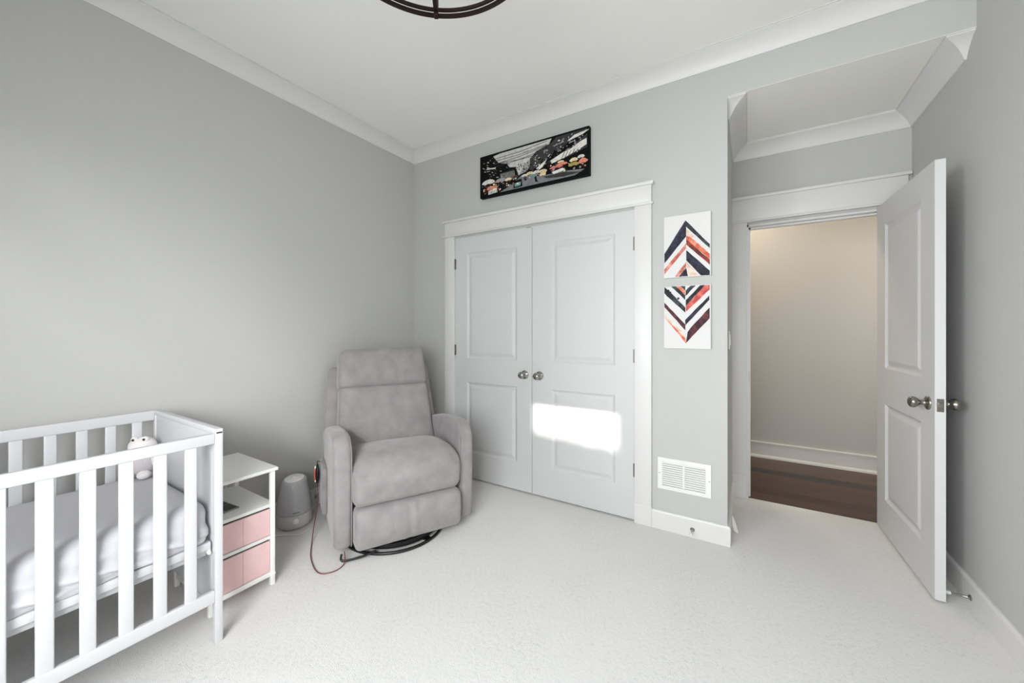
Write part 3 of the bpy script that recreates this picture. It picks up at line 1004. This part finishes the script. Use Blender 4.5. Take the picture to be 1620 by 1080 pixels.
def support(b):
    for x in (CFX - 0.055, CBX + 0.030):
        bbox(b, x, x + 0.024, CY0 + 0.03, CY1 - 0.03, 0.372, 0.402, 0.002)
    bbox(b, CBX + 0.045, CFX - 0.045, CY0 + 0.04, CY1 - 0.04, 0.388, 0.400, 0.002)
    bbox(b, CFX - 0.068, CFX - 0.050, CY0 + 0.04, CY1 - 0.04, 0.345, 0.390, 0.002)
cpart('mattress_base', support)


for y in (CY1 - 0.040, CY0 + 0.032):
    for x in (CFX - 0.058, CBX + 0.030):
        cpart('bracket', lambda b: (bbox(b, x, x + 0.022, y, y + 0.012, 0.352, 0.371, 0.003),
                                    lathe(b, [(0, 0), (0.007, 0), (0.007, 0.012), (0, 0.014)], 10, Matrix.Translation((x + 0.016, y + 0.004, 0.360)) @ Matrix.Rotation(PI / 2, 4, 'Y'))), M['plastic'])

# mattress under a fitted sheet
MX0, MX1, MY0, MY1, MZ0, MZ1 = CBX + 0.028, CFX - 0.032, CY0 + 0.032, CY1 - 0.034, 0.4025, 0.566


def mat_def(p):
    hx, hy, hz = (MX1 - MX0) / 2, (MY1 - MY0) / 2, (MZ1 - MZ0) / 2
    q = p.copy()
    # soft lens-shaped ends and slightly crowned top
    edge = max(abs(p.x) / hx, 0)
    q.z += 0.006 * (1 - (p.x / hx) ** 2) * (1 - (p.y / hy) ** 2) if p.z > 0 else 0
    if p.z < -0.01 and abs(p.x) > hx - 0.05:
        q.x = p.x + (math.copysign(hx, p.x) - p.x) * 0.75 * min(1, (-p.z - 0.01) / 0.03)
    # gathered folds on the sides
    if abs(p.x) > hx * 0.82 and p.z < hz * 0.8:
        fo = max(0, min(1, (hz * 0.7 - p.z) / (hz * 1.2)))
        s = math.sin(p.y * 34 + p.z * 120 + 4 * noise.noise(Vector((p.y * 4, p.z * 5, 1)))) * 0.0075 * fo
        s += 0.014 * fo * noise.noise(Vector((p.y * 11 + p.z * 20, p.z * 45, 3))) - 0.006 * fo
        q.x += math.copysign(s, p.x)
    q.z += 0.002 * noise.noise(Vector((p.x * 6, p.y * 6, 0)))
    if q.z < -hz: q.z = -hz
    return q


b = rbox(MX1 - MX0, MY1 - MY0, MZ1 - MZ0, 0.050, (26, 170, 20), mat_def)
o = link('crib_mattress', b, M['sheet'], smooth=True, loc=((MX0 + MX1) / 2, (MY0 + MY1) / 2, (MZ0 + MZ1) / 2))
tag(o, 'crib mattress in a white fitted sheet lying inside the slatted crib', 'mattress')


# plush toy seated at the far back corner of the mattress
def ball(bm, c, r, seg=20, rings=12):
    c = Vector(c)
    r = Vector(r) if not isinstance(r, (int, float)) else Vector((r, r, r))
    prof = [(math.sin(PI * k / rings), -math.cos(PI * k / rings)) for k in range(rings + 1)]
    prof[0] = (0, -1); prof[-1] = (0, 1)
    lathe(bm, prof, seg, Matrix.Translation(c) @ Matrix.Diagonal((r.x, r.y, r.z, 1)))


PTS = 0.93
pt = thing('plush_toy', 'round white and grey plush animal seated on the mattress in the far crib corner', 'stuffed toy', (-2.400, 0.604, 0.5725), -0.75)
pt.scale = (PTS, PTS, PTS)
b = bmesh.new()
ball(b, (0, 0, 0.072), (0.058, 0.062, 0.072)); link('body', b, M['plush_grey'], pt, smooth=True)
b = bmesh.new(); ball(b, (0.0, 0.0, 0.150), (0.050, 0.056, 0.042)); hd = link('head', b, M['plush'], pt, smooth=True)
for s in (-1, 1):
    b = bmesh.new(); ball(b, (0.050, s * 0.033, 0.018), (0.030, 0.026, 0.020)); link('foot', b, M['plush'], pt, smooth=True)
    b = bmesh.new(); ball(b, (0.012, s * 0.062, 0.085), (0.022, 0.018, 0.040)); link('arm', b, M['plush'], pt, smooth=True)
    b = bmesh.new(); ball(b, (0.018, s * 0.022, 0.184), (0.014, 0.015, 0.015)); e = link('eye_bump', b, M['plush'], hd, smooth=True)
    b = bmesh.new(); ball(b, (0.031, s * 0.022, 0.186), (0.004, 0.006, 0.006)); link('eye', b, M['black'], hd, smooth=True)
b = bmesh.new(); tube(b, [(0.052, -0.016, 0.140), (0.055, 0, 0.135), (0.052, 0.016, 0.140)], 0.0015, 6, 4); link('mouth', b, M['black'], hd)

# ------------------------------------------------------------------ bedside shelf unit
SX0, SX1, SY0, SY1, ST = -2.385, -1.985, 0.712, 0.985, 0.575
sh = thing('storage_unit', 'narrow white side table with shelf and two pink fabric drawers beside the crib', 'side table', ((SX0 + SX1) / 2, (SY0 + SY1) / 2, 0))
SO = sh.location.copy()


def spart(name, f, m=None, par=None, smooth=True):
    b = bmesh.new(); f(b)
    bmesh.ops.translate(b, verts=b.verts, vec=-SO)
    return link(name, b, m or M['shelf'], par or sh, smooth=smooth, autosmooth=30)


spart('tabletop', lambda b: bbox(b, SX0 - 0.008, SX1 + 0.012, SY0 - 0.006, SY1 + 0.010, ST - 0.016, ST, 0.004, 3))
for x in (SX0, SX1 - 0.020):
    for y in (SY0, SY1 - 0.020):
        spart('leg', lambda b: bbox(b, x, x + 0.020, y, y + 0.020, 0.0, ST - 0.016, 0.002))
        if x == SX1 - 0.020:
            pass
for y in (SY0, SY1 - 0.020):
    spart('foot_collar', lambda b: bbox(b, SX1 - 0.022, SX1 + 0.002, y - 0.002, y + 0.022, 0.048, 0.056, 0.001))
spart('shelf', lambda b: bbox(b, SX0, SX1 - 0.002, SY0 + 0.002, SY1 - 0.002, 0.384, 0.400, 0.002))
for z0, z1 in ((0.228, 0.244), (0.044, 0.066)):
    for xa in (SX1 - 0.018, SX0 + 0.002):
        spart('rail', lambda b: bbox(b, xa, xa + 0.016, SY0 + 0.02, SY1 - 0.02, z0, z1, 0.002))
    for ya in (SY0 + 0.003, SY1 - 0.015):
        spart('side_rail', lambda b: bbox(b, SX0 + 0.02, SX1 - 0.02, ya, ya + 0.012, z0, z1, 0.002))
for z0, z1 in ((0.246, 0.374), (0.068, 0.218)):
    d = spart('drawer', lambda b: bbox(b, SX0 + 0.02, SX1 - 0.006, SY0 + 0.0215, SY1 - 0.0215, z0, z1, 0.003), M['pink'])
    spart('seam', lambda b: bbox(b, SX1 - 0.0065, SX1 - 0.0045, 0.845, 0.8475, z0 + 0.002, z1 - 0.002, 0.0005), mat('pink_seam', (205, 168, 168), 0.9), d)
b = bmesh.new()  # dark slabs in the gaps over both drawers, shade put in as colour
bbox(b, SX0 + 0.03, SX1 - 0.012, SY0 + 0.024, SY1 - 0.024, 0.375, 0.3838, 0.001)
bmesh.ops.translate(b, verts=b.verts, vec=-SO); link('upper_gap_shade', b, M['gap_shade'], sh)
b = bmesh.new()
bbox(b, SX0 + 0.03, SX1 - 0.012, SY0 + 0.024, SY1 - 0.024, 0.219, 0.2275, 0.001)
bmesh.ops.translate(b, verts=b.verts, vec=-SO); link('lower_gap_shade', b, M['gap_shade'], sh)

# small photo card and cable on the shelf
pc = thing('photo_card', 'small dark grey printed photo card lying on the open shelf of the side table', 'photo card', (-2.145, 0.795, 0.4005), 0.1)
b = bmesh.new(); bbox(b, -0.085, 0.085, -0.06, 0.06, 0, 0.006, 0.001); link('card', b, mat('card_grey', (140, 140, 140), 0.5), pc)
b = bmesh.new()
for x0, x1, y0, y1 in ((-0.078, 0.0, -0.054, 0.054), (0.006, 0.078, 0.004, 0.054), (0.006, 0.078, -0.054, -0.004)):
    box(b, x0, x1, y0, y1, 0.0058, 0.0064)
link('picture', b, mat('photo_black', (44, 44, 46), 0.35, var=0.8, vscale=45), pc)
b = bmesh.new(); bbox(b, -0.016, 0.016, -0.012, 0.012, 0, 0.022, 0.006, 3)
o = link('black_clip', b, M['black'], None, smooth=True, loc=(-2.255, 0.80, 0.4005)); tag(o, 'small black plastic clip at the back of the open shelf', 'clip')
b = bmesh.new(); tube(b, [(-2.405, 0.83, 0.03), (-2.41, 0.845, 0.30), (-2.405, 0.86, 0.50), (-2.402, 0.90, 0.62 - 0.1), (-2.41, 0.94, 0.42), (-2.415, 0.96, 0.1)], 0.0035, 8, 8)
o = link('white_cable', b, M['plastic'], None, smooth=True); tag(o, 'white cable looping behind the side table against the left wall', 'cable')

# ------------------------------------------------------------------ humidifier
HXc, HYc = -2.485, 1.350
hm = thing('humidifier', 'rounded grey and white humidifier on the carpet between side table and recliner', 'humidifier', (HXc, HYc, 0), -0.78)


def egg(z):
    # radius against height
    t = z / 0.30
    if t < 0.12: return 0.086 + 0.018 * math.sin(t / 0.12 * PI / 2)
    return 0.104 - 0.034 * max(0, (t - 0.25) / 0.75) ** 1.7


b = bmesh.new()
prof = [(0, 0.002), (0.080, 0.002)] + [(egg(z / 1000), z / 1000) for z in range(4, 96, 8)] + [(0.0, 0.092)]
lathe(b, prof, 40)
base = link('base', b, M['shaded_plastic'], hm, smooth=True, autosmooth=50)
b = bmesh.new()
prof = [(0, 0.094), (egg(0.094) - 0.002, 0.094)] + [(egg(z / 1000) - 0.001, z / 1000) for z in range(98, 286, 8)]
prof += [(egg(0.285) - 0.006, 0.293), (egg(0.285) - 0.014, 0.297), (0, 0.297)]
lathe(b, prof, 40)
for v in b.verts:                       # top slopes down towards the front
    if v.co.z > 0.2:
        v.co.z -= (v.co.z - 0.2) / 0.1 * 0.16 * (v.co.x + 0.02)
link('water_tank', b, M['tank'], hm, smooth=True, autosmooth=50)
b = bmesh.new()
lathe(b, [(0, 0.2965), (0.055, 0.2965), (0.056, 0.300), (0.050, 0.303), (0.012, 0.304), (0.010, 0.300), (0, 0.300)], 32)
for v in b.verts:
    v.co.z -= (v.co.z - 0.2) / 0.1 * 0.16 * (v.co.x + 0.02)
link('mist_lid', b, M['plastic'], hm, smooth=True, autosmooth=50)
b = bmesh.new(); lathe(b, [(0, 0), (0.017, 0), (0.019, 0.004), (0.017, 0.010), (0, 0.011)], 24, Matrix.Rotation(0.35, 4, 'Z') @ Matrix.Translation((0.099, 0, 0.062)) @ Matrix.Rotation(PI / 2, 4, 'Y'))
link('dial', b, M['plastic'], hm, smooth=True, autosmooth=50)
b = bmesh.new(); bbox(b, 0.1028, 0.1044, -0.019, 0.019, 0.110, 0.113, 0.0005); bmesh.ops.rotate(b, verts=b.verts, cent=(0, 0, 0), matrix=Matrix.Rotation(0.38, 3, 'Z'))
link('logo_strip', b, M['black'], hm)
b = bmesh.new()
for y in (-0.008, 0.0, 0.008): lathe(b, [(0, 0), (0.0022, 0), (0, 0.002)], 8, Matrix.Rotation(-0.45, 4, 'Z') @ Matrix.Translation((0.1025, y, 0.045)) @ Matrix.Rotation(PI / 2, 4, 'Y'))
link('indicator', b, M['red'], hm)
b = bmesh.new()
tube(b, [(-2.335, 1.372, 0.006), (-2.330, 1.330, 0.006), (-2.322, 1.288, 0.006), (-2.345, 1.272, 0.006), (-2.376, 1.252, 0.006), (-2.392, 1.236, 0.006), (-2.43, 1.205, 0.006), (-2.50, 1.16, 0.006), (-2.54, 1.05, 0.006)], 0.0032, 8, 6)
link('power_cord', b, M['plastic'], None, smooth=True)
o = bpy.data.objects['power_cord']; tag(o, 'white power cord on the carpet in front of the humidifier', 'cord')
b = bmesh.new()
tube(b, [(-2.612, 1.60, 0.075), (-2.59, 1.60, 0.07), (-2.575, 1.575, 0.035), (-2.565, 1.52, 0.02), (-2.56, 1.485, 0.01), (-2.55, 1.465, 0.01)], 0.0032, 8, 8)
o = link('plug_cord', b, M['plastic'], None, smooth=True); tag(o, 'white cord running from the wall outlet behind the humidifier', 'cord')
ot = thing('wall_outlet', 'white electrical outlet low on the left wall behind the humidifier', 'outlet', (XL + 0.016, 1.60, 0.062))
b = bmesh.new(); bbox(b, 0, 0.005, -0.055, 0.055, -0.034, 0.034, 0.0015); link('plate', b, M['plastic'], ot)
for s in (-1, 1):
    b = bmesh.new(); bbox(b, 0.004, 0.007, s * 0.022 - 0.014, s * 0.022 + 0.014, -0.015, 0.015, 0.001); sk = link('socket', b, mat('socket_grey', (160, 158, 152), 0.4), ot)

# ------------------------------------------------------------------ recliner
TH = -0.48
rc = thing('recliner_chair', 'grey plush swivel recliner with padded arms in the corner by the closet', 'armchair', (-1.7007, 1.601, 0.0), TH)
# local: +x forward (x = 0 at the arm fronts), y across (+y towards the closet)


def rpart(name, b, m=None, par=None, **kw):
    return link(name, b, m or M['fabric'], par or rc, smooth=True, autosmooth=kw.get('a', 60))


def arc(cx, cz, r, a0, a1, n):
    return [(cx + r * math.cos(a0 + (a1 - a0) * k / n), cz + r * math.sin(a0 + (a1 - a0) * k / n)) for k in range(n + 1)]


arm_out = [(-0.66, 0.06), (-0.30, 0.052), (-0.03, 0.05)]
arm_out += [(-0.012, 0.055), (-0.002, 0.07), (0.0, 0.20), (0.002, 0.40), (0.0, 0.535)]
arm_out += arc(-0.115, 0.545, 0.115, 0.05, PI / 2 - 0.12, 8)
arm_out += [(-0.18, 0.660), (-0.28, 0.655), (-0.38, 0.643), (-0.48, 0.625), (-0.58, 0.600), (-0.65, 0.575), (-0.67, 0.55), (-0.675, 0.40), (-0.67, 0.2)]
for s in (-1, 1):
    b = bmesh.new()
    y0, y1 = sorted((s * 0.412, s * 0.318))
    pillow_extrude(b, arm_out, y0, y1, 0.030, nseg=7)
    for v in b.verts:                                     # soft bulge of the padding
        f = max(0, 1 - abs(v.co.z - 0.45) / 0.25) * max(0, 1 - abs(v.co.x + 0.1) / 0.3)
        v.co.y += (1 if v.co.y > s * 0.365 else -1) * 0.004 * f
    a = rpart('arm', b)
    b = bmesh.new()
    loop = [(x * 0.985 - 0.004, s * 0.321, 0.05 + (z - 0.05) * 0.975) for x, z in arm_out[2:20]]
    tube(b, loop, 0.0028, 6)
    rpart('piping', b, par=a)
# box body between the arms
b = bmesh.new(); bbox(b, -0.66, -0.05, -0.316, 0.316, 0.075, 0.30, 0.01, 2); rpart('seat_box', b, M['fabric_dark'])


def wr(p, s, amp):
    return amp * noise.noise(Vector((p.x * s, p.y * s, p.z * s)))


def seat_def(p):
    q = p.copy()
    u = p.y / 0.31
    if p.z > 0:
        q.z += 0.020 * (1 - u * u) * (0.4 + 0.6 * min(1, max(0, (p.x + 0.3) / 0.4)))
        q.z -= 0.075 * max(0, (0.05 - p.x) / 0.33) ** 1.2 * 0.9
        q.z += 0.006 * wr(p, 7, 1)
        q.z -= 0.070 * max(0, (p.x - 0.16) / 0.14) ** 2.2 * max(0, p.z / 0.131)
        q.z -= 0.030 * max(0, abs(u) - 0.72) / 0.28 * max(0, p.z / 0.131)
    if p.x > 0.15:
        k = max(0, 1 - abs(p.z) / 0.13)
        q.x += 0.030 * k * (1 - 0.6 * u * u)
        # gathers radiating from the lower seam
        q.x += 0.0028 * math.sin(p.y * 60 + 3 * noise.noise(Vector((p.y * 4, p.z * 4, 5)))) * max(0, -p.z / 0.13) * max(0, 1 - (u + 0.05) ** 2 * 3)
        q.x += 0.0025 * math.sin(p.z * 130 + p.y * 20) * max(0, (u - 0.55) / 0.45)
    return q


b = rbox(0.60, 0.625, 0.262, 0.048, (22, 36, 16), seat_def)
bmesh.ops.translate(b, verts=b.verts, vec=(-0.245, -0.006, 0.403))
rpart('seat_cushion', b)


def foot_def(p):
    q = p.copy()
    u = p.y / 0.31
    if p.x > 0.02:
        q.x += 0.030 * max(0, 1 - (p.z / 0.11) ** 2) * (1 - 0.5 * u * u)
        g = 0.0040 * (math.sin(p.y * 78 + p.z * 8) + 0.6 * math.sin(p.y * 131)) * math.exp(-((p.y + 0.03) / 0.085) ** 2)
        q.x += g * (0.5 + 0.5 * (p.z + 0.11) / 0.22)
    return q


b = rbox(0.12, 0.615, 0.226, 0.035, (8, 60, 14), foot_def)
bmesh.ops.translate(b, verts=b.verts, vec=(0.010, -0.006, 0.160))
rpart('footrest', b)

# backrest in a tilted frame: local z' up the back
BT = Matrix.Translation((-0.455, -0.012, 0.40)) @ Matrix.Rotation(math.radians(-15), 4, 'Y')


def back_def(p):
    q = p.copy()
    if p.x > 0:
        q.x += 0.022 * (1 - (p.y / 0.33) ** 2) * max(0, 1 - (p.z / 0.26) ** 2)
        q.x += wr(p, 6, 0.006)
        if p.z < -0.05: q.x += 0.02 * min(1, (-p.z - 0.05) / 0.15)
    q.y *= 1 - 0.045 * (p.z / 0.24)
    return q


b = rbox(0.15, 0.640, 0.50, 0.030, (8, 26, 22), back_def)
bmesh.ops.translate(b, verts=b.verts, vec=(-0.075, 0, 0.225))
bmesh.ops.transform(b, matrix=BT, verts=b.verts)
rpart('back_cushion', b)


def head_def(p):
    q = p.copy()
    if p.x > 0:
        q.x += 0.020 * (1 - (p.y / 0.31) ** 2) * max(0, 1 - (p.z / 0.15) ** 2)
        q.x += wr(p, 8, 0.004)
    q.y *= 1 - 0.03 * (p.z / 0.14)
    q.z += 0.010 * (p.y / 0.3) if p.z > 0.05 else 0
    return q


b = rbox(0.17, 0.612, 0.290, 0.046, (8, 26, 14), head_def)
bmesh.ops.translate(b, verts=b.verts, vec=(-0.082, 0, 0.608))
bmesh.ops.transform(b, matrix=BT, verts=b.verts)
rpart('headrest', b)


def shell_def(p):
    q = p.copy()
    q.y *= 1.03 - 0.075 * (p.z / 0.37)
    return q


b = rbox(0.10, 0.760, 0.74, 0.030, (6, 20, 20), shell_def)
bmesh.ops.translate(b, verts=b.verts, vec=(-0.185, 0.0, 0.275))
bmesh.ops.transform(b, matrix=BT, verts=b.verts)
rpart('back_shell', b)
# storage pocket on the outer side
b = rbox(0.24, 0.035, 0.29, 0.015, (10, 4, 12))
bmesh.ops.translate(b, verts=b.verts, vec=(-0.47, -0.425, 0.255))
rpart('side_pocket', b)
# swivel base
b = bmesh.new()
R0 = 0.295
rows = []
for i in range(72):
    a = 2 * PI * i / 72
    rows.append([b.verts.new((-0.20 + (R0 + 0.009 * math.cos(t)) * math.cos(a), -0.04 + (R0 + 0.009 * math.cos(t)) * math.sin(a), 0.0095 + 0.009 * math.sin(t))) for t in [2 * PI * k / 8 for k in range(8)]])
for i in range(72):
    A, B = rows[i], rows[(i + 1) % 72]
    for k in range(8):
        b.faces.new([A[k], A[(k + 1) % 8], B[(k + 1) % 8], B[k]])
rpart('base_ring', b, M['black'])
b = bmesh.new()
lathe(b, [(0, 0.004), (0.05, 0.004), (0.05, 0.05), (0.09, 0.075), (0, 0.075)], 24, Matrix.Translation((-0.20, -0.04, 0)))
for a in (0.5, 0.5 + PI / 2):
    tt = bmesh.new(); bbox(tt, -R0, R0, -0.02, 0.02, 0.006, 0.014, 0.002); join(b, tt, Matrix.Translation((-0.20, -0.04, 0)) @ Matrix.Rotation(a, 4, 'Z'))
lathe(b, [(0, 0.016), (0.270, 0.020), (0.270, 0.046), (0, 0.050)], 48, Matrix.Translation((-0.20, -0.04, 0)))
rpart('swivel_post', b, M['black'])
b = bmesh.new(); bbox(b, -0.45, 0.02, -0.27, 0.27, 0.052, 0.076, 0.004); rpart('mechanism_plate', b, M['black'])
b = bmesh.new(); tube(b, [(0.020, -0.375, 0.045), (0.024, -0.378, 0.018), (0.035, -0.355, 0.012), (0.045, -0.27, 0.016), (0.040, -0.20, 0.024)], 0.006, 8, 5)
rpart('mechanism_bar', b, M['black'])


# wired remote hanging at the side pocket
def L2W(x, y, z):
    c, s = math.cos(TH), math.sin(TH)
    return (-1.7007 + x * c - y * s, 1.601 + x * s + y * c, z)


rp = L2W(-0.46 + 0.02, -0.462, 0.345)
rm = thing('remote_control', 'coral and black oval remote hanging on a cord at the side of the recliner', 'remote control', rp, TH)
b = bmesh.new()
rows = []
for i in range(17):
    a = PI * i / 16
    z = -0.062 * math.cos(a); r = 0.022 * math.sin(a) ** 0.9 + 0.0004
    rows.append([b.verts.new((r * 1.25 * math.cos(t), r * 0.55 * math.sin(t), z)) for t in [2 * PI * k / 14 for k in range(14)]])
for A, B in zip(rows, rows[1:]):
    for k in range(14):
        b.faces.new([A[k], A[(k + 1) % 14], B[(k + 1) % 14], B[k]])
b.faces.new(rows[0]); b.faces.new(rows[-1])
link('body', b, M['black'], rm, smooth=True)
b = bmesh.new(); bbox(b, -0.017, 0.006, -0.017, -0.006, -0.034, 0.034, 0.004, 3); link('coral_panel', b, M['red'], rm, smooth=True, autosmooth=40)
b = bmesh.new(); bbox(b, -0.012, 0.006, -0.015, -0.004, 0.034, 0.050, 0.003, 2); link('button', b, M['plastic'], rm, smooth=True, autosmooth=40); b = bmesh.new(); bbox(b, -0.010, 0.006, -0.015, -0.004, -0.050, -0.036, 0.003, 2); link('button', b, M['plastic'], rm, smooth=True, autosmooth=40)
b = bmesh.new()
c_, s_ = math.cos(-TH), math.sin(-TH)


def W2R(p):
    dx, dy = p[0] - rp[0], p[1] - rp[1]
    return (dx * c_ - dy * s_, dx * s_ + dy * c_, p[2] - rp[2])


lo = [(0, 0, -0.058), (0.02, 0.0, -0.12), (0.015, 0.0, -0.20)]
cord = lo + [W2R(L2W(-0.35, -0.485, 0.07)), W2R(L2W(-0.28, -0.50, 0.010)), W2R(L2W(-0.10, -0.515, 0.006)), W2R(L2W(0.06, -0.49, 0.006)), W2R(L2W(0.09, -0.42, 0.006)), W2R(L2W(0.05, -0.365, 0.010)), W2R(L2W(0.008, -0.36, 0.05))]
tube(b, cord, 0.0026, 8, 8)
link('cord', b, M['cord_red'], rm, smooth=True)
b = bmesh.new(); tube(b, [(0, 0, 0.058), (0.004, 0, 0.078), (0.03, 0.005, 0.088), (0.05, 0.012, 0.088)], 0.0022, 8, 6); link('hanger', b, M['black'], rm, smooth=True)

# ------------------------------------------------------------------ added unseen sun blocker, its notched top shapes the closet door's sun patch
b = bmesh.new()
yN = -6.0
kx = 0.2 / 1.0
pts = []
g0, g1 = -0.710 + 0.2 * (YB - yN) + 0.01, -0.045 + 0.2 * (YB - yN)
zc = 0.560 + 0.422 * (YW - yN)
pts = [(-2.2, 0), (-2.2, 5.2), (g0, 5.2), (g0, zc)]
for k in range(1, 30):
    x = g0 + (g1 - g0) * k / 30
    pts.append((x, zc - 0.035 * (k / 30) + 0.022 * noise.noise(Vector((k * 0.23, 3, 1)))))
pts += [(g1, zc - 0.03), (g1, 5.2), (2.4, 5.2), (2.4, 0)]
A = [b.verts.new((x, yN, z)) for x, z in pts]
B = [b.verts.new((x, yN - 0.2, z)) for x, z in pts]
for i in range(len(pts)):
    j = (i + 1) % len(pts)
    b.faces.new([A[i], A[j], B[j], B[i]])
b.faces.new(A); b.faces.new(list(reversed(B)))
struct('sun_blocker', b, M['wall'])
